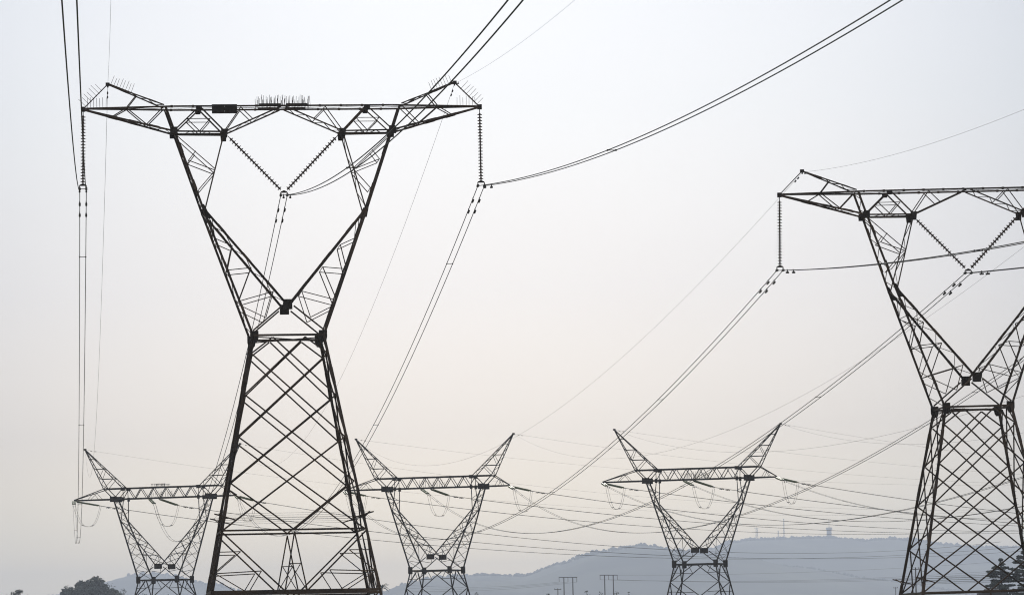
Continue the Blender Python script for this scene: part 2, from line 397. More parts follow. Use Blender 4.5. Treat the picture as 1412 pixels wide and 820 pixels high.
        mb = MB(); mb.box(pk-Vector((0, .09, 0)), pk+Vector((0, .09, 0)), .2, .16); mb.build('end_fitting', M['plate'], o)
    # bird spikes and sign board on the left front pylon
    if spikes:
        rnd = random.Random(4)
        def rods(pts, name, parent, r=.007, hh=.52):
            mb = MB()
            for p, d in pts:
                d = Vector(d).normalized(); tl_ = Vector((rnd.gauss(0, .03), rnd.gauss(0, .10), 0)); mb.tube([p-d*.05, p+(d+tl_)*hh*rnd.uniform(.85, 1.08)], r, 4)
            mb.build(name, st, parent)
        for sy in (-1, 1):
            rods([(C(-35+73*i/33+rnd.uniform(-1, 1), TOPY, sy*rnd.uniform(.85, 1.0)), (rnd.gauss(0, .05), 0, 1)) for i in range(34)], 'bird_spikes', arm, .010)
            mb = MB(); mb.box(C(-33, TOPY-1.5, sy), C(-3, TOPY-1.5, sy), .14, .1); mb.box(C(4, TOPY-1.5, sy), C(33, TOPY-1.5, sy), .14, .1); mb.build('spike_rail', st, arm)
        for sx in (-1, 1):
            tip = C(sx*272, 147, 0); pk = Vector((sx*239*S1, 0, (464-114.3)*S1+zw)); bs = Vector((sx*163*S1, 0, (464-145)*S1+zw))
            rods([(C(sx*(267-4.2*i), 147, 0)+Vector((0, (-1)**i*.04, 0)), (0, 0, 1)) for i in range(7)], 'bird_spikes', arm, .010)
            d1 = (pk-tip).normalized(); n1 = Vector((-d1.z, 0, d1.x)); n1 = n1 if n1.x*sx > 0 else -n1
            rods([(lerp(tip, pk, .08+.11*i), n1) for i in range(7)], 'bird_spikes', arm, .0095)
            d2 = (bs-pk).normalized(); n2 = Vector((-d2.z, 0, d2.x)); n2 = n2 if n2.z > 0 else -n2
            rods([(lerp(pk, bs, .05+.052*i), n2) for i in range(8)], 'bird_spikes', arm, .010)
            mb = MB(); mb.box(lerp(pk, bs, .02)+Vector((0, 0, .05)), lerp(pk, bs, .46)+Vector((0, 0, .05)), .1, .05); mb.build('spike_rail', st, arm)
        mb = MB(); c = C(-80.5, 152, -1); c.y -= .12; mb.plate(c, [(-.63, -.23), (.63, -.23), (.63, .23), (-.63, .23)], .04)
        b = mb.build('sign_board', M['board'], arm)
        for x, z in ((0, .12), (0, -.12)):
            mb = MB(); mb.box(c+Vector((x, -.05, z)), c+Vector((x, -.02, z)), .05, .05); mb.build('bolt', M['concrete'], arm)
    return root
make_suspension('T1', 'large dark lattice pylon at left front with bird spikes along its crossarm', True)
make_suspension('T2', 'large dark lattice pylon cut off by the right edge of the photo', False)

# ------------------------------------------------------------------ strain pylons (row of three further off)
QX, QZ = .1071/.965, .1071
def make_strain(key, label, spikes):
    zw = TOW[key][4]; base_y = 777+zw/QZ
    root = empty('strain_tower', frame(key), label, 'pylon', 'strain pylons in the row behind')
    st = M['steel_far']
    hx = lambda y: 28.2+.20*(y-777)
    def hd(y):
        if y >= 777: return hx(y)*QX
        if y >= 661: return (9.0+(28.2-9.0)*(y-661)/(777-661))*QX
        return 9.0*QX
    def P(x, y, sd, k=1.0): return Vector((x*QX, sd*hd(y)*k, (777-y)*QZ+zw))
    for sx in (-1, 1):
        for sy in (-1, 1):
            mb = MB(); a = P(sx*28.2, 777, sy); b = P(sx*hx(base_y), base_y, sy); mb.angle(a, b, .2, (0, 1, 0), sx)
            leg = mb.build('leg', st, root); c = MB(); c.box(b-Vector((0, 0, .4)), b+Vector((0, 0, .2)), .9, .9); c.build('concrete_footing', M['concrete'], leg)
            mb = MB(); c = P(sx*28.2, 777, sy); c.y += sy*.1; mb.plate(c, [(-.34, -.45), (-.28, -.54), (.28, -.54), (.34, -.45), (.34, .54), (-.34, .54)], .08); mb.build('gusset_plate', M['plate'], root)
    def fp(face, u, y):
        h = hx(y)*QX; z = (777-y)*QZ+zw
        return {'n': Vector((u*h, -h, z)), 'f': Vector((u*h, h, z)), 'l': Vector((-h, u*h, z)), 'r': Vector((h, u*h, z))}[face]
    for face in 'nflr':
        mb = MB(); ref = (0, 1, 0) if face in 'nf' else (1, 0, 0)
        A = lambda u0, y0, u1, y1, w: mb.angle(fp(face, u0, y0), fp(face, u1, y1), w, ref)
        A(-1, 777.5, 1, 777.5, .22)
        y1, y2, y3 = 802, 828, base_y-30
        for s_ in (-1, 1):
            A(.0+.1*s_, 778.5, s_, y1, .13); A(s_, y1, 0, y2, .13); A(0, y2, s_, y3+2, .13); A(s_, base_y-6, 0, y3, .13)
            A(s_, 789, s_*.56, 789.5, .08); A(s_*.56, 789.5, s_*.8, 778, .07); A(s_, 815, s_*.5, 815.5, .08); A(s_, 845, s_*.5, 842, .08)
        A(-1, y2, 1, y2, .12)
        mb.build('face_bracing', st, root)
    for sx in (-1, 1):
        ch = MB(); lc = MB()
        for sy in (-1, 1):
            ch.angle(P(sx*28.2, 777, sy), P(sx*69.5, 661, sy), .18, (0, 1, 0), sx)
            ch.angle(P(sx*57, 693, sy), P(sx*4, 757, sy), .165, (0, 1, 0), sx)
            ch.angle(P(sx*57.5, 694, sy), P(sx*55, 662, sy), .10)
            ch.angle(P(sx*7, 759, sy), P(sx*27, 775, sy), .13)
            l = lambda x0, y0, x1, y1, w=.068: lc.angle(P(sx*x0, y0, sy), P(sx*x1, y1, sy), w)
            l(51.5, 712, 43, 709.5); l(46, 727, 43, 709.5); l(46, 727, 32, 723); l(41, 741, 32, 723); l(41, 741, 18, 741, .085); l(18, 741, 33, 763); l(18, 741, 16, 766); l(33, 763, 16, 766); l(66, 671, 55, 678); l(62, 682, 55, 678)
        def side(x0, y0, x1, y1, n, w=.065): lace(lc, P(sx*x0, y0, -1), P(sx*x1, y1, -1), P(sx*x0, y0, 1), P(sx*x1, y1, 1), n, w, ref=(1, 0, 0)); lace(lc, P(sx*x0, y0, 1), P(sx*x1, y1, 1), P(sx*x0, y0, -1), P(sx*x1, y1, -1), n, w, ref=(1, 0, 0))
        side(28.2, 777, 57.5, 694, 6); side(57.5, 694, 69.5, 661, 4, .07); side(57, 693, 5, 756, 6)
        o = ch.build('fork_arm', st, root); lc.build('lacing', st, o)
    for sy in (-1, 1):
        mb = MB(); c = P(0, 758, sy); c.y += sy*.1; mb.plate(c, [(-.62, -.42), (.62, -.42), (.62, .38), (-.62, .38)], .1); mb.build('crotch_plate', M['plate'], root)
    # crossarm: box truss, the left arm the longer one
    def C(x, y, sd):
        lim = 132 if x < 0 else 108; ax = abs(x); h = 9.0*QX if ax <= 84 else (1.0+8.0*(lim-ax)/(lim-84))*QX
        return Vector((x*QX, sd*h, (777-y)*QZ+zw))
    ch = MB(); lc = MB(); T, B = 645.5, 660.5
    for sy in (-1, 1):
        ch.angle(C(-84, T, sy), C(84, T, sy), .19); ch.angle(C(-84, B, sy), C(84, B, sy), .19)
        ch.angle(C(-131, B, sy), C(-84, B, sy), .2); ch.angle(C(107, B, sy), C(84, B, sy), .2)
        ch.angle(C(-131, B-.8, sy), C(-84, T, sy), .11); ch.angle(C(107, B-.8, sy), C(84, T, sy), .11)
        for sx in (-1, 1):
            ch.angle(C(sx*56, T, sy), C(sx*69.5, B, sy), .12); ch.angle(C(sx*84, T, sy), C(sx*69.5, B, sy), .14); lc.angle(C(sx*55.5, T, sy), C(sx*55, B, sy), .1)
        lace(lc, C(-55, B, sy), C(55, B, sy), C(-55, T, sy), C(55, T, sy), 12, .10, 0 if sy < 0 else 1)
        lc.angle(C(-100, T+5.2, sy), C(-92, B, sy), .06); lc.angle(C(-100, T+5.2, sy), C(-110, B, sy), .06); lc.angle(C(93, T+5.8, sy), C(88, B, sy), .06); lc.angle(C(93, T+5.8, sy), C(98, B, sy), .06)
    for y in (T, B): lace(lc, C(-83, y, -1), C(83, y, -1), C(-83, y, 1), C(83, y, 1), 22, .08, ref=(0, 0, 1))
    arm = ch.build('crossarm', st, root); lc.build('lacing', st, arm)
    for sx in (-1, 1):
        for sy in (-1, 1):
            for x, y, w, h in ((69.5, 660.5, .56, .42), (55, T+1, .30, .26), (55, B+.5, .2, .3)):
                mb = MB(); c = C(sx*x, y, sy); c.y += sy*.12; mb.plate(c, [(-w, -h), (w, -h), (w, h), (-w, h)], .08); mb.build('gusset_plate', M['plate'], arm)
    rnd = random.Random(hash(spikes) % 97)
    for sy in (-1, 1):
        mb = MB()
        for i in range(spikes):
            c = C(-20+36*i/spikes, B, sy*rnd.uniform(.4, 1)); mb.tube([c, c+Vector((rnd.gauss(0, .12), 0, rnd.uniform(.8, 1.25)))], .018, 4)
        if key == 'T3':
            for i in range(14):
                c = C(-14+21*i/14, T, sy); mb.tube([c, c+Vector((rnd.gauss(0, .05), 0, .55))], .02, 4)
        if key == 'T3': mb.box(C(-14, T-4.6, sy), C(7, T-4.6, sy), .05, .05)
        mb.build('bird_spikes', st, arm)
    for sx in (-1, 1):
        ch = MB(); lc = MB(); pk = Vector((sx*113.6*QX, 0, (777-588)*QZ+zw))
        for sy in (-1, 1):
            e = pk+Vector((0, sy*.12, 0)); ib = C(sx*56, T, sy); ob = C(sx*84, T, sy)
            ch.angle(e, ib, .13); ch.angle(e, ob, .13)
            for i, (t0, t1) in enumerate(((.24, .24), (.50, .50), (.75, .75))): lc.angle(lerp(e, ib, t0), lerp(e, ob, t1), .07)
            lc.angle(lerp(e, ib, .75), lerp(e, ob, 1), .08); lc.angle(lerp(e, ob, .75), lerp(e, ib, .5), .06) if False else None
            lc.angle(lerp(e, ib, .5), lerp(e, ob, .75), .07)
        for a in (56, 84): lace(lc, pk+Vector((0, -.12, 0)), C(sx*a, T, -1), pk+Vector((0, .12, 0)), C(sx*a, T, 1), 9, .06, ref=(1, 0, 0))
        o = ch.build('earth_peak', st, root); lc.build('lacing', st, o)
        mb = MB(); mb.box(pk-Vector((0, .2, 0)), pk+Vector((0, .2, 0)), .3, .25); mb.build('end_fitting', M['plate'], o)
    return root
make_strain('T3', 'distant strain pylon at far left, half hidden behind the big front pylon', 10)
make_strain('T4', 'distant strain pylon with two crotch plates apart, middle of the row of three', 9)
make_strain('T5', 'distant strain pylon standing before the right hill, rightmost of the row of three', 16)

# ------------------------------------------------------------------ conductors
W = {
'T1-T3-L':((-21.04,203.93,24.72),(-66.2,618.16,23.6),11.08),
'T1-T3-C':((-11.01,204.98,24.31),(-53.63,614.55,23.28),10.80),
'T1-T3-R':((-1.06,206.03,24.68),(-40.65,610.81,23.62),10.80),
'T2-T4-L':((14.66,215.68,20.92),(-24.56,614.74,24.1),10.26),
'T2-T4-C':((24.73,216.39,20.62),(-12.11,610.76,23.74),9.48),
'T2-T4-R':((34.7,217.09,21.09),(0.76,606.64,24.03),10.14),
'T6-T5-L':((48.22,227.08,17.91),(14.45,598.54,23.87),8.13),
'T6-T5-C':((61.25,227.79,19.41),(27.01,594.95,23.54),8.51),
'T6-T5-R':((71.29,228.49,18.45),(40.0,591.23,23.86),8.32),
'T1-T3-PL':((-19.7,204.07,29.9),(-64.84,623.07,32.11),10.53),
'T1-T3-PR':((-2.3,205.9,29.86),(-40.6,616.12,32.13),9.75),
'T2-T4-PL':((15.96,215.77,26.11),(-23.13,619.59,32.61),8.86),
'T2-T4-PR':((33.41,217.0,26.26),(0.89,611.92,32.54),8.70),
'T6-T5-PL':((48.52,227.17,22.45),(15.89,603.45,32.38),6.79),
'T6-T5-PR':((66.29,228.4,27.59),(40.14,596.54,32.37),8.38),
'out-T4-L':((-21.86,624.67,24.1),(186.25,911.65,32.29),8.36),
'out-T4-C':((-9.13,620.48,23.74),(215.81,894.48,32.08),8.60),
'out-T4-R':((3.47,616.6,24.03),(209.02,905.42,31.12),8.01),
'out-T5-L':((17.35,608.31,23.87),(238.46,885.4,29.14),7.44),
'out-T5-C':((30.55,604.16,23.54),(290.52,845.17,25.73),8.89),
'out-T5-R':((42.82,601.12,23.86),(254.88,885.2,27.28),7.39),
'out-T3-L':((-63.13,627.74,23.6),(172.92,892.21,27.51),10.05),
'out-T3-C':((-50.8,624.35,23.28),(168.3,903.03,24.62),8.50),
'out-T3-R':((-38.82,621.25,23.62),(113.74,941.25,21.66),4.98),
'out-T5-PL':((15.89,603.45,32.38),(236.56,887.89,36.07),6.46),
'out-T5-PR':((40.14,596.54,32.37),(262.96,879.29,34.92),7.19),
'out-T4-PR':((0.89,611.92,32.54),(213.52,902.42,37.77),7.18),
'out-T4-PL':((-23.13,619.59,32.61),(191.43,908.66,37.33),6.30),
'out-T3-PR':((-40.6,616.12,32.13),(183.21,898.09,33.16),8.48),
'out-T3-PL':((-64.84,623.07,32.11),(160.77,903.61,31.9),8.07),
'back-T1-L':((-21.04,203.93,24.72),(10.37,-106.07,23.25),8.71),
'back-T1-C':((-11.01,204.98,24.31),(19.19,-105.02,19.59),7.45),
'back-T1-R':((-1.06,206.03,24.68),(34.77,-103.97,27.97),8.64),
'back-T1-PL':((-19.7,204.07,29.9),(11.22,-105.93,29.9),8.00),
'back-T1-PR':((-2.3,205.9,29.86),(27.64,-104.1,30.47),7.70),
'back-T2-L':((14.66,215.68,20.92),(46.94,-94.32,22.19),7.31),
'back-T2-C':((24.73,216.39,20.62),(74.29,-93.61,23.54),6.10),
'back-T2-PL':((15.96,215.77,26.11),(28.42,-94.23,22.42),7.18),
}
WHO = {'T1': 'left front pylon', 'T2': 'right front pylon', 'T3': 'leftmost far pylon', 'T4': 'middle far pylon', 'T5': 'rightmost far pylon'}
PH = {'L': 'left arm', 'C': 'centre', 'R': 'right arm'}
def span(A, B, sag, t):
    p = lerp(A, B, t); p.z -= 4*sag*t*(1-t); return p
BUN = .165
def bundle(key):
    A, B, sag = W[key]; a, b, ph = key.split('-')
    L = (Vector(B)-Vector(A)).length; per = Vector((B[1]-A[1], -(B[0]-A[0]), 0)).normalized()*BUN
    if a == 'out': lab = f"twin conductors running off right from {PH[ph]} of {WHO[b]}"; gr = 'conductors leaving the strain pylons to the right'
    elif a == 'back': lab = f"twin conductors rising overhead from {PH[ph]} of {WHO[b]}"; gr = 'conductors passing overhead to the front pylons'
    elif a == 'T6': lab = f"twin conductors sagging in from right photo edge to {PH[ph]} of {WHO[b]}"; gr = 'conductors between the two rows of pylons'
    else: lab = f"twin conductors sagging from {PH[ph]} of {WHO[a]} down to {WHO[b]}"; gr = 'conductors between the two rows of pylons'
    root = empty('conductor_bundle', Matrix.Identity(4), lab, 'power line', gr)
    n = 110
    for s_ in (-1, 1):
        mb = MB(); mb.tube([span(A, B, sag, i/n)+per*s_ for i in range(n+1)], .021, 5); mb.build('wire', M['cable'], root, True)
    def damper(t, s_):
        p = span(A, B, sag, t)+per*s_; q = span(A, B, sag, t+.001)+per*s_; d = (q-p).normalized(); mb = MB()
        mb.box(p+Vector((0, 0, .05)), p-Vector((0, 0, .12)), .05, .05); c = p-Vector((0, 0, .12))
        mb.tube([c-d*.26, c-d*.10], .055, 6); mb.tube([c+d*.10, c+d*.26], .055, 6); mb.tube([c-d*.2, c+d*.2], .012, 4)
        mb.build('vibration_damper', M['plate'], root)
    big = 1.0
    for s_ in (-1, 1):
        if a != 'T6':
            damper({'out': 1.6, 'back': 3.2}.get(a, 3.0)/L, s_)
            if a != 'back': damper(5.6/L if a != 'out' else 2.9/L, s_)
        if a not in ('out', 'back'): damper(1-2.0/L, s_)
    x = {'T1-T3-L': 17, 'T1-T3-R': 20, 'back-T1-L': 13, 'back-T1-C': 57, 'back-T1-R': 47}.get(key, 48.0)
    while x < L-12:
        p = span(A, B, sag, x/L); mb = MB()
        mb.box(p-per, p+per, .022, .03)
        for s_ in (-1, 1): mb.box(p+per*s_-Vector((0, .07, 0)), p+per*s_+Vector((0, .05, 0)), .06, .06)
        mb.build('spacer', M['plate'], root); x += 66 if a != 'back' else 105
    return root
def earth(key):
    A, B, sag = W[key]; a, b, ph = key.split('-'); side = 'left peak' if ph == 'PL' else 'right peak'
    L = (Vector(B)-Vector(A)).length
    if a == 'out': lab = f"thin earth wire running off right from the {side} of {WHO[b]}"
    elif a == 'back': lab = f"thin earth wire rising overhead from the {side} of {WHO[b]}"
    elif a == 'T6': lab = f"thin earth wire from beyond the right edge to the {side} of {WHO[b]}"
    else: lab = f"thin earth wire from {side} of {WHO[a]} to {WHO[b]}"
    far = a in ('out', 'T6'); root = empty('earth_wire', Matrix.Identity(4), lab, 'earth wire', 'thin earth wires over the pylons')
    n = 90; mb = MB()
    rad = [(.010 if far else .0055+.006*min(1, max(0, i/n))) for i in range(n+1)]
    if a == 'back': rad = .0055
    else: rad = .0095 if far else .0085
    mb.tube([span(A, B, sag, i/n) for i in range(n+1)], rad, 4); mb.build('wire', M['cable'], root, True)
    for t in (1.3/L, 2.2/L) + ((1-1.6/L,) if not far and a != 'back' else ()):
        p = span(A, B, sag, t); q = span(A, B, sag, t+.001); d = (q-p).normalized(); mb = MB()
        c = p-Vector((0, 0, .08)); mb.tube([c-d*.16, c-d*.05], .04, 5); mb.tube([c+d*.05, c+d*.16], .04, 5); mb.box(p, c, .03, .03); mb.build('vibration_damper', M['plate'], root)
for k in W:
    (earth if 'P' in k else bundle)(k)

# ------------------------------------------------------------------ insulators
def string_mesh(p, q, nd, rd, core=.028, cap=.05):
    """cap-and-disc string from p to q"""
    mb = MB(); p = Vector(p); q = Vector(q); d = q-p; L = d.length; st = L/nd
    pts, rr = [], []
    for i in range(nd):
        b = i*st
        for f, r in ((.0, cap), (.34, cap), (.40, rd), (.58, rd*.92), (.64, core), (.98, core)):
            pts.append(p+d*((b+f*st)/L)); rr.append(r)
    mb.tube(pts, rr, 10); return mb
def clamp_set(root, c, per, zt, zc):
    """yoke plate with two hanging clamps; c = point between the wires"""
    mb = MB(); top = Vector((c.x, c.y, zt)); l = Vector((c.x, c.y, zt-.03))-per; r = Vector((c.x, c.y, zt-.03))+per
    mb.box(l, r, .04, .07); mb.box(top+Vector((0, 0, .04)), l+per*.2, .04, .06); mb.box(top+Vector((0, 0, .04)), r-per*.2, .04, .06); mb.build('yoke_plate', M['plate'], root)
    for s_ in (-1, 1):
        e = Vector((c.x, c.y, zc))+per*s_; mb = MB(); mb.box(Vector((e.x, e.y, zt-.04)), e+Vector((0, 0, .02)), .045, .05); f = Vector((per.y, -per.x, 0)).normalized()
        mb.box(e-f*.2, e+f*.2, .11, .10); mb.build('suspension_clamp', M['plate'], root)
for key in ('T1', 'T2'):
    fr = frame(key); zw = TOW[key][4]; X = fr.to_3x3() @ Vector((1, 0, 0)); per = Vector((X.x, X.y, 0)).normalized()*BUN
    for ph, sx in (('L', -1), ('R', 1)):
        if key == 'T2' and ph == 'R': continue
        a = fr @ Vector((sx*273*S1, 0, (464-152)*S1+zw)); c = Vector(W[f'{key}-{"T3" if key=="T1" else "T4"}-{ph}'][0])
        root = empty('suspension_insulator', Matrix.Identity(4), f"vertical disc insulator string hanging from {PH[ph]} of {WHO[key]}", 'insulator', 'vertical insulator strings')
        b = Vector((c.x, c.y, c.z+.22)); mb = MB(); mb.tube([a+Vector((0, 0, .1)), lerp(a, b, .06)], .022, 5); mb.build('hanger_link', M['plate'], root)
        string_mesh(lerp(a, b, .05), lerp(a, b, .985), 22, .128, .034, .048).build('disc_string', M['porcelain'], root, False)
        clamp_set(root, c, per, b.z, c.z)
    c = Vector(W[f'{key}-{"T3" if key=="T1" else "T4"}-C'][0]); root = empty('v_insulator', Matrix.Identity(4), f"pair of insulator strings forming a V under the crossarm of {WHO[key]}", 'insulator', 'V shaped insulator strings')
    for sx in (-1, 1):
        a = fr @ Vector((sx*76*S1, 0, (464-186)*S1+zw)); b = Vector((c.x, c.y, c.z+.2))+per*sx*.55
        mb = MB(); mb.tube([a, lerp(a, b, .05)], .02, 5); mb.build('hanger_link', M['plate'], root)
        string_mesh(lerp(a, b, .045), lerp(a, b, .975), 20, .128, .034, .048).build('disc_string', M['porcelain'], root, False)
    clamp_set(root, c, per, c.z+.18, c.z)
# short earth wire hangers on the peaks
for key, pks in (('T1', ('PL', 'PR')), ('T2', ('PL',))):
    for pk in pks:
        fr = frame(key); zw = TOW[key][4]; sx = -1 if pk == 'PL' else 1
        a = fr @ Vector((sx*238.6*S1, 0, (464-114.3)*S1+zw)); c = Vector(W[f'{key}-{"T3" if key=="T1" else "T4"}-{pk}'][0])
        root = empty('earth_wire_hanger', Matrix.Identity(4), f"short hanging earth wire clamp under the {'left' if sx<0 else 'right'} peak of {WHO[key]}", 'wire clamp', 'earth wire clamps on the peaks')
        mb = MB(); mb.tube([a, c], .02, 5); mb.build('hanger_link', M['plate'], root)
        mb = MB(); mb.box(c-Vector((0, .12, .04)), c+Vector((0, .12, -.04)), .07, .09); mb.build('suspension_clamp', M['plate'], root)
# strain strings and jumper loops
def strain_set(key, ph, bxA, bxB):
    fr = frame(key); zw = TOW[key][4]; up = {'T3': 'T1', 'T4': 'T2', 'T5': 'T6'}[key]
    zB = (777-660.5)*QZ+zw-.12
    aA = fr @ Vector((bxA*QX, -.3, zB)); aB = fr @ Vector((bxB*QX, .3, zB))
    eA = Vector(W[f'{up}-{key}-{ph}'][1]); eB = Vector(W[f'out-{key}-{ph}'][0])
    for a, e, mat, txt in ((aA, eA, M['glass_ins'], 'facing the camera'), (aB, eB, M['glass_ins'], 'pulling away to the right')):
        root = empty('strain_insulator', Matrix.Identity(4), f"double glass insulator string {txt} at {PH[ph]} of {WHO[key]}", 'insulator', 'glass strain insulator strings')
        d = (e-a).normalized(); per = Vector((d.y, -d.x, 0)).normalized()*BUN
        for s_ in (-1, 1): string_mesh(lerp(a, e, .1)+per*s_, lerp(a, e, .92)+per*s_, 20, .13, .04, .05).build('disc_string', mat, root)
        for t0, t1 in ((0.0, .1), (.92, 1.0)):
            mb = MB(); c0 = lerp(a, e, t0); c1 = lerp(a, e, t1)
            mb.box(c0-per*(1 if t0 else .2), c1-per, .06, .07); mb.box(c0+per*(1 if t0 else .2), c1+per, .06, .07); cc = c0 if t0 else c1; mb.box(cc-per*1.2, cc+per*1.2, .08, .08); mb.build('yoke_plate', M['plate'], root)
    root = empty('jumper_cable', Matrix.Identity(4), f"drooping twin jumper loop under {PH[ph]} of {WHO[key]}", 'jumper cable', 'jumper loops under the strain pylons')
    dA = (eA-aA).normalized(); pA = Vector((dA.y, -dA.x, 0)).normalized()*BUN; dB = (eB-aB).normalized(); pB = -Vector((dB.y, -dB.x, 0)).normalized()*BUN
    dep = 3.3
    for s_ in (-1, 1):
        p0 = eA+pA*s_; p3 = eB-pB*s_*-1; mb = MB(); pts = []
        for i in range(33):
            t = i/32; z = -dep*(1-abs(2*t-1)**2.8); p = lerp(p0, p3, t); p.z += z; pts.append(p)
        mb.tube(pts, .019, 5); mb.build('wire', M['cable'], root, True)
    for i in (10, 22):
        t = i/32; mb = MB(); z = -dep*(1-abs(2*t-1)**2.8); c = lerp(eA, eB, t); c.z += z
        mb.box(c-pA, c+pA, .09, .09); mb.build('spacer', M['plate'], root)
for key in ('T3', 'T4', 'T5'):
    strain_set(key, 'L', -131, -131); strain_set(key, 'C', -19, -8); strain_set(key, 'R', 107, 107)

# ------------------------------------------------------------------ far poles, masts, water tower, house
def h_frame(x0, x1, y, D, label, polex):
    a = px_to(x0, y, D); b = px_to(x1, y, D); root = empty('pole_frame', Matrix.Translation((a.x, D, 0)), label, 'utility pole', 'far twin pole frames')
    O = Vector((a.x, D, 0)); a = a-O; b = b-O
    for i, px in enumerate(polex):
        t = px_to(px, y, D)-O; mb = MB(); mb.tube([(t.x, 0, 0), (t.x, 0, t.z+.1)], [.34, .25], 8); mb.build('pole', M['bark'], root)
    mb = MB(); mb.box(a, b, .3, .36); mb.build('crossbar', M['bark'], root)
    for t in (.02, .5, .98):
        p = lerp(a, b, t); mb = MB(); mb.tube([p, p-Vector((0, 0, 2.3))], .13, 6); mb.build('insulator', M['porcelain'], root)
    return [lerp(a, b, t)+O-Vector((0, 0, 2.3)) for t in (.02, .5, .98)], [px_to(px, y, D) for px in polex]
i1, t1 = h_frame(770.4, 795.8, 795.3, 2000, 'faint twin pole frame on the left, left of the two below the middle hill', (777.4, 789.7))
i2, t2 = h_frame(826.9, 851.6, 792.3, 2060, 'faint twin pole frame on the right, right of the two below the middle hill', (833.6, 845.5))
def t_pole(x, y, D, w, label):
    p = px_to(x, y, D); root = empty('utility_pole', Matrix.Translation((p.x, D, 0)), label, 'utility pole'); s_ = D/F
    mb = MB(); mb.tube([(0, 0, 0), (0, 0, p.z+.2)], [.2, .13], 8); mb.build('pole', M['bark'], root)
    mb = MB(); mb.box(Vector((-w/2*s_, 0, p.z-.1)), Vector((w/2*s_, 0, p.z-.1)), .16, .2); mb.build('crossbar', M['bark'], root)
    for k in (-.45, .0, .45):
        mb = MB(); mb.tube([(k*w*s_, 0, p.z), (k*w*s_, 0, p.z+.35)], .08, 6); mb.build('insulator', M['porcelain'], root)
t_pole(769.2, 811.6, 1400, 9.5, 'small faint T shaped pole left of the twin pole frames')
t_pole(1262.5, 783.5, 1000, 10, 'small T shaped pole seen through the left legs of the right front pylon')
t_pole(1235, 809.5, 1700, 6, 'tiny faint T shaped pole below the right hill')
def far_wire(P, label, r=.035, sag=2.5):
    mb = MB()
    pts = []
    for a, b in zip(P, P[1:]):
        for i in range(25): pts.append(span(a, b, sag, i/24))
    mb.tube(pts, r, 4); tag(mb.build('distribution_wire', M['cable'], None, True), label, 'power line', 'faint wires of the far pole line')
names = ('front', 'middle', 'rear')
for i in range(3):
    e = px_to(1480, 777+3*i, 2300); w0 = px_to(560, 806+4*i, 2100)
    far_wire([w0, i1[i]], f"{('outer left', 'centre', 'outer right')[i]} wire reaching the left twin pole frame from the left", .04, 1.8)
    far_wire([i2[i], e], f"{('outer left', 'centre', 'outer right')[i]} wire leaving the right twin pole frame to the right", .045, 4.0)
far_wire([t2[1], px_to(1480, 765, 2300)], 'upper faint wire from the top of the right twin pole frame across the hill', .04, 3.0)

def lattice_mast(x, ytop, ybase, D, w, label):
    p = px_to(x, ytop, D); b = px_to(x, ybase+2, D); mb = MB(); h = p.z-b.z
    root = empty('radio_mast', Matrix.Translation((p.x, D, b.z)), label, 'radio mast', 'masts on the right hill')
    for q in range(3):
        a = q*2*math.pi/3; mb.tube([(math.cos(a)*w, math.sin(a)*w, -2), (math.cos(a)*w*.5, math.sin(a)*w*.5, h)], .6, 4)
    n_ = max(6, int(h/3))
    for i in range(n_):
        for q in range(3):
            a0 = q*2*math.pi/3; a1 = (q+1)*2*math.pi/3; f = lambda t: w*(1-.5*t)
            mb.tube([(math.cos(a0)*f(i/n_), math.sin(a0)*f(i/n_), h*i/n_), (math.cos(a1)*f((i+1)/n_), math.sin(a1)*f((i+1)/n_), h*(i+1)/n_)], .35, 4)
    mb.build('lattice', M['steel_far'], root)
    mb = MB(); mb.tube([(0, 0, h), (0, 0, h+3)], .15, 5); mb.box(Vector((-w*1.3, 0, h-1)), Vector((w*1.3, 0, h-1)), .5, 1.2); mb.build('antenna', M['steel_far'], root)
lattice_mast(1043, 727, 743, 13700, 5.8, 'short broad lattice mast, leftmost on the right hill')
lattice_mast(1073, 731, 743, 13700, 2.2, 'small thin mast just left of the tallest mast on the hill')
lattice_mast(1080.5, 715, 743, 13700, 2.0, 'tallest thin mast on the right hill')
p = px_to(1143.5, 743, 13700); s_ = 13700/F
root = empty('water_tower', Matrix.Translation((p.x, 13700, p.z-3)), 'hazy round concrete tower with wider top on the right hill crest', 'tower')
H_ = 16.5*s_+3
mb = MB(); mb.tube([(0, 0, -4), (0, 0, H_*.8)], [3.3*s_, 3.3*s_], 20); mb.build('shaft', M['concrete'], root, False)
for k in range(4):
    z = H_*(.25+.15*k); mb = MB(); mb.tube([(0, 0, z), (0, 0, z+.9)], 3.7*s_, 20); mb.build('gallery_ring', M['concrete'], root)
mb = MB(); mb.tube([(0, 0, H_*.8), (0, 0, H_*.86), (0, 0, H_*.97), (0, 0, H_)], [3.3*s_, 4.3*s_, 4.3*s_, 3.2*s_], 20); mb.build('tank', M['concrete'], root)
mb = MB(); mb.tube([(0, 0, H_), (0, 0, H_+11*s_)], .9, 6); mb.build('antenna', M['steel_far'], root)

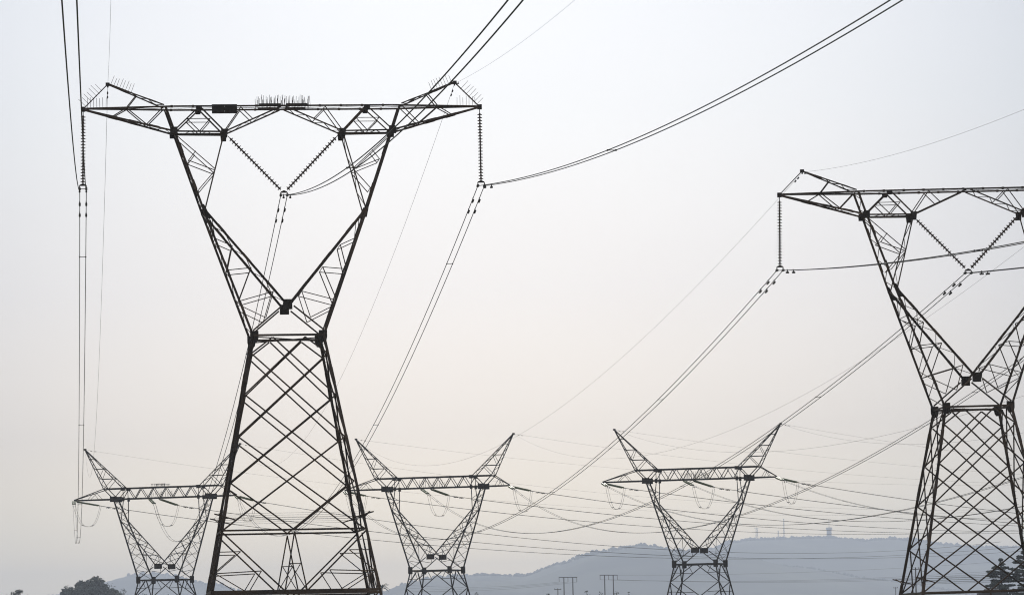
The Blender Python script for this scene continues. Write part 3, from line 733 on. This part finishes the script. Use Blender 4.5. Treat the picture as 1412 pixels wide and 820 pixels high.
# small house under the trees at right
p = px_to(1367, 811, 880); root = empty('house', Matrix.Translation((p.x, 880, 0)), 'low dark roofed house under the trees behind the right front pylon', 'house')
hz_ = p.z; mb = MB(); mb.box(Vector((0, 0, 0)), Vector((0, 0, hz_-.9)), 3.4, 6.0); mb.build('wall', M['wall'], root)
mb = MB(); mb.quadstrip([Vector((-1.75, -3.3, hz_-.9)), Vector((1.75, -3.3, hz_-.9)), Vector((1.5, 0, hz_)), Vector((-1.5, 0, hz_))], [Vector((-1.75, 3.3, hz_-.91)), Vector((1.75, 3.3, hz_-.91)), Vector((1.5, .05, hz_)), Vector((-1.5, .05, hz_))]); rf = mb.build('roof', M['roofm'], root)
mb = MB(); mb.box(Vector((.9, .2, hz_-.5)), Vector((.9, .2, hz_+.5)), .3, .3); mb.build('chimney', M['wall'], rf)
for k in (-.7, .7):
    mb = MB(); mb.box(Vector((k, -3.03, 1.2)), Vector((k, -3.03, 2.3)), .6, .06); mb.build('window', M['roofm'], root)

# ------------------------------------------------------------------ trees
def tree(x, ytop, D, wpx, label, kind='round', seed=1, group=None, nleaf=3200, ls=None):
    rnd = random.Random(seed); p = px_to(x, ytop, D); H_ = p.z; Wd = wpx*D/F; s_ = D/F
    root = empty('tree' if kind != 'palm' else 'palm_tree', Matrix.Translation((p.x, D, 0)), label, 'tree', group)
    trk = MB(); lf = MB(); ls = ls or .75*s_*1.3
    tops = []
    if kind == 'palm':
        pts = [(0, 0, 0), (.1, 0, H_*.4), (.2, 0, H_-.6)]; trk.tube(pts, [.3, .24, .2], 8)
        for k in range(26):
            a = rnd.uniform(0, 2*math.pi); e = rnd.uniform(-.3, 1.2); L = Wd*.5*rnd.uniform(.8, 1.15); prev = Vector((.2, 0, H_-.8)); d = Vector((math.cos(a)*math.cos(e), math.sin(a)*math.cos(e), math.sin(e)))
            for q in range(8):
                nx = prev+d*L/8; d.z -= .16; d.normalize(); sd_ = d.cross(Vector((0, 0, 1))).normalized()*(.30*s_*4*(1-q/9))
                b = len(lf.v); lf.v += [prev-sd_, prev+sd_-Vector((0, 0, .1)), nx+sd_*.8-Vector((0, 0, .1)), nx-sd_*.8]; lf.f.append((b, b+1, b+2, b+3)); prev = nx
    else:
        trk.tube([(0, 0, 0), (rnd.uniform(-.3, .3), 0, H_*.35), (rnd.uniform(-.4, .4), 0, H_*.75)], [H_*.028, H_*.02, H_*.008], 8)
        els = []      # leaf clumps: centre, three half axes
        if kind == 'round':
            for k in range(int(46)):
                a = rnd.uniform(0, 2*math.pi); e = math.asin(rnd.uniform(-.55, 1)); f = rnd.uniform(.45, .86)
                c = Vector((math.cos(a)*math.cos(e)*Wd*.46*f, math.sin(a)*math.cos(e)*Wd*.42*f, H_*.52+(math.sin(e) if e < 0 else math.sin(e)**(1.9 if wpx > 120 else 1.1))*H_*.50*min(.92, f+.12*rnd.random())))
                b_ = min(Wd, H_)*rnd.uniform(.07, .15)*(1 if wpx > 50 else 1.35); els.append((c, Vector((b_, 0, 0)), Vector((0, b_, 0)), Vector((0, 0, b_*.75))))
        else:
            nlv = 15
            for k in range(nlv):
                t_ = k/(nlv-1); zz = H_*(.20+.77*t_); RR = Wd*.5*(1-t_)**.48+.5
                for q in range(7 if k < nlv-2 else 4):
                    a = rnd.uniform(0, 2*math.pi); r2 = RR*rnd.uniform(.6, 1.1); d = Vector((math.cos(a), math.sin(a), rnd.uniform(-.08, .22)))
                    els.append((Vector((0, 0, zz))+d*r2*.6, d*r2*.42, Vector((-d.y, d.x, 0))*r2*.22, Vector((0, 0, H_*.011))))
        top_ = max(c.z+ec.z for c, ea, eb, ec in els); els = [(Vector((c.x, c.y, c.z*H_/top_)), ea, eb, ec) for c, ea, eb, ec in els]
        for c, ea, eb, ec in els: trk.tube([(0, 0, c.z*(.55 if kind == 'round' else .97)), (c.x*.5, c.y*.5, c.z*(.8 if kind == 'round' else .985)), (c.x, c.y, c.z)], [H_*.007, H_*.005, H_*.002], 5)
        for k in range(nleaf):
            c, ea, eb, ec = rnd.choice(els); v = Vector((rnd.gauss(0, 1), rnd.gauss(0, 1), rnd.gauss(0, 1))); v.normalize(); v *= rnd.random()**.45*1.08
            q = c+ea*v.x+eb*v.y+ec*v.z; u = Vector((rnd.gauss(0, 1), rnd.gauss(0, 1), rnd.gauss(0, .7 if kind == 'round' else .25))).normalized(); w = u.cross(Vector((rnd.gauss(0, 1), rnd.gauss(0, 1), rnd.gauss(0, 1)))).normalized(); l = ls*rnd.uniform(.5, 1.3)
            b = len(lf.v); lf.v += [q-u*l, q+w*l*.6, q+u*l, q-w*l*.6]; lf.f.append((b, b+1, b+2, b+3))
    trk.build('trunk', M['bark'], root, True); lf.build('crown', M['leaf'], root)
G = 'trees along the foot of the frame'
tree(124, 795, 1900, 132, 'broad rounded dark tree at lower left, the largest of the left trees', 'round', 11, G, 15000, 1.0)
tree(95, 806, 1910, 52, 'smaller round tree joined to the left side of the broad tree', 'round', 12, G, 2000)
tree(150, 802.5, 1890, 60, 'smaller sloping tree joined to the right side of the broad tree', 'round', 13, G, 2000)
tree(172, 811, 1550, 26, 'low bush tree left of the far left pylon legs', 'round', 14, G, 1500)
tree(27, 811.5, 1400, 58, 'small feathery tree top near the left edge', 'round', 15, G, 5000)
tree(6, 816.5, 1450, 40, 'tree top barely showing at the left edge', 'round', 16, G, 900)
tree(526, 807, 1500, 22, 'spiky palm beside the right foot of the left front pylon', 'palm', 17, G)
tree(656, 815.5, 1300, 18, 'low rounded bush right of the middle pylon legs', 'round', 18, G, 900)
tree(756, 817, 1600, 15, 'small round tree left of the small T shaped pole', 'round', 19, G, 800)
tree(812, 813, 1600, 20, 'low tree between the two twin pole frames', 'round', 20, G, 900)
tree(828, 815, 1620, 22, 'low tree at the foot of the right twin pole frame', 'round', 21, G, 900)
tree(853, 814, 1640, 22, 'low tree just right of the right twin pole frame', 'round', 22, G, 900)
tree(866, 814.5, 1500, 12, 'small dark tree left of the legs of the rightmost far pylon', 'round', 23, G, 700)
tree(1379, 770, 900, 58, 'layered cedar behind the right front pylon, left of the pair', 'cedar', 24, G, 15000, .40)
tree(1412, 760, 930, 66, 'taller layered cedar at the right edge of the photo', 'cedar', 25, G, 16000, .40)
for i, (x, y) in enumerate(((200, 816), (236, 818), (283, 817.5), (333, 818))):
    tree(x, y, 1700, 26, ('low tree between the legs of the far left pylon', 'low tree right under the far left pylon', 'low tree beside the left leg of the left front pylon', 'low tree behind the left leg bracing of the left front pylon')[i], 'round', 30+i, G, 700)

# ------------------------------------------------------------------ haze
x0, x1, y0, y1, z0, z1 = -7000, 7000, -400, 17500, -3.0, 330.0
hb = MB(); hb.quadstrip([Vector((x0, y0, z0)), Vector((x1, y0, z0)), Vector((x1, y1, z0)), Vector((x0, y1, z0))], [Vector((x0, y0, z1)), Vector((x1, y0, z1)), Vector((x1, y1, z1)), Vector((x0, y1, z1))])
hm = bpy.data.materials.new('haze_air'); hm.use_nodes = True; t = hm.node_tree; t.nodes.clear()
o_ = N(t, 'ShaderNodeOutputMaterial'); pv = N(t, 'ShaderNodeVolumePrincipled'); pv.inputs['Color'].default_value = (.78, .86, 1.0, 1)
pv.inputs['Density'].default_value = 1.06e-4; pv.inputs['Anisotropy'].default_value = 0.35
t.links.new(pv.outputs[0], o_.inputs['Volume'])
tag(hb.build('haze', hm), 'thin pale haze filling the air over the plain', 'haze', kind='stuff')
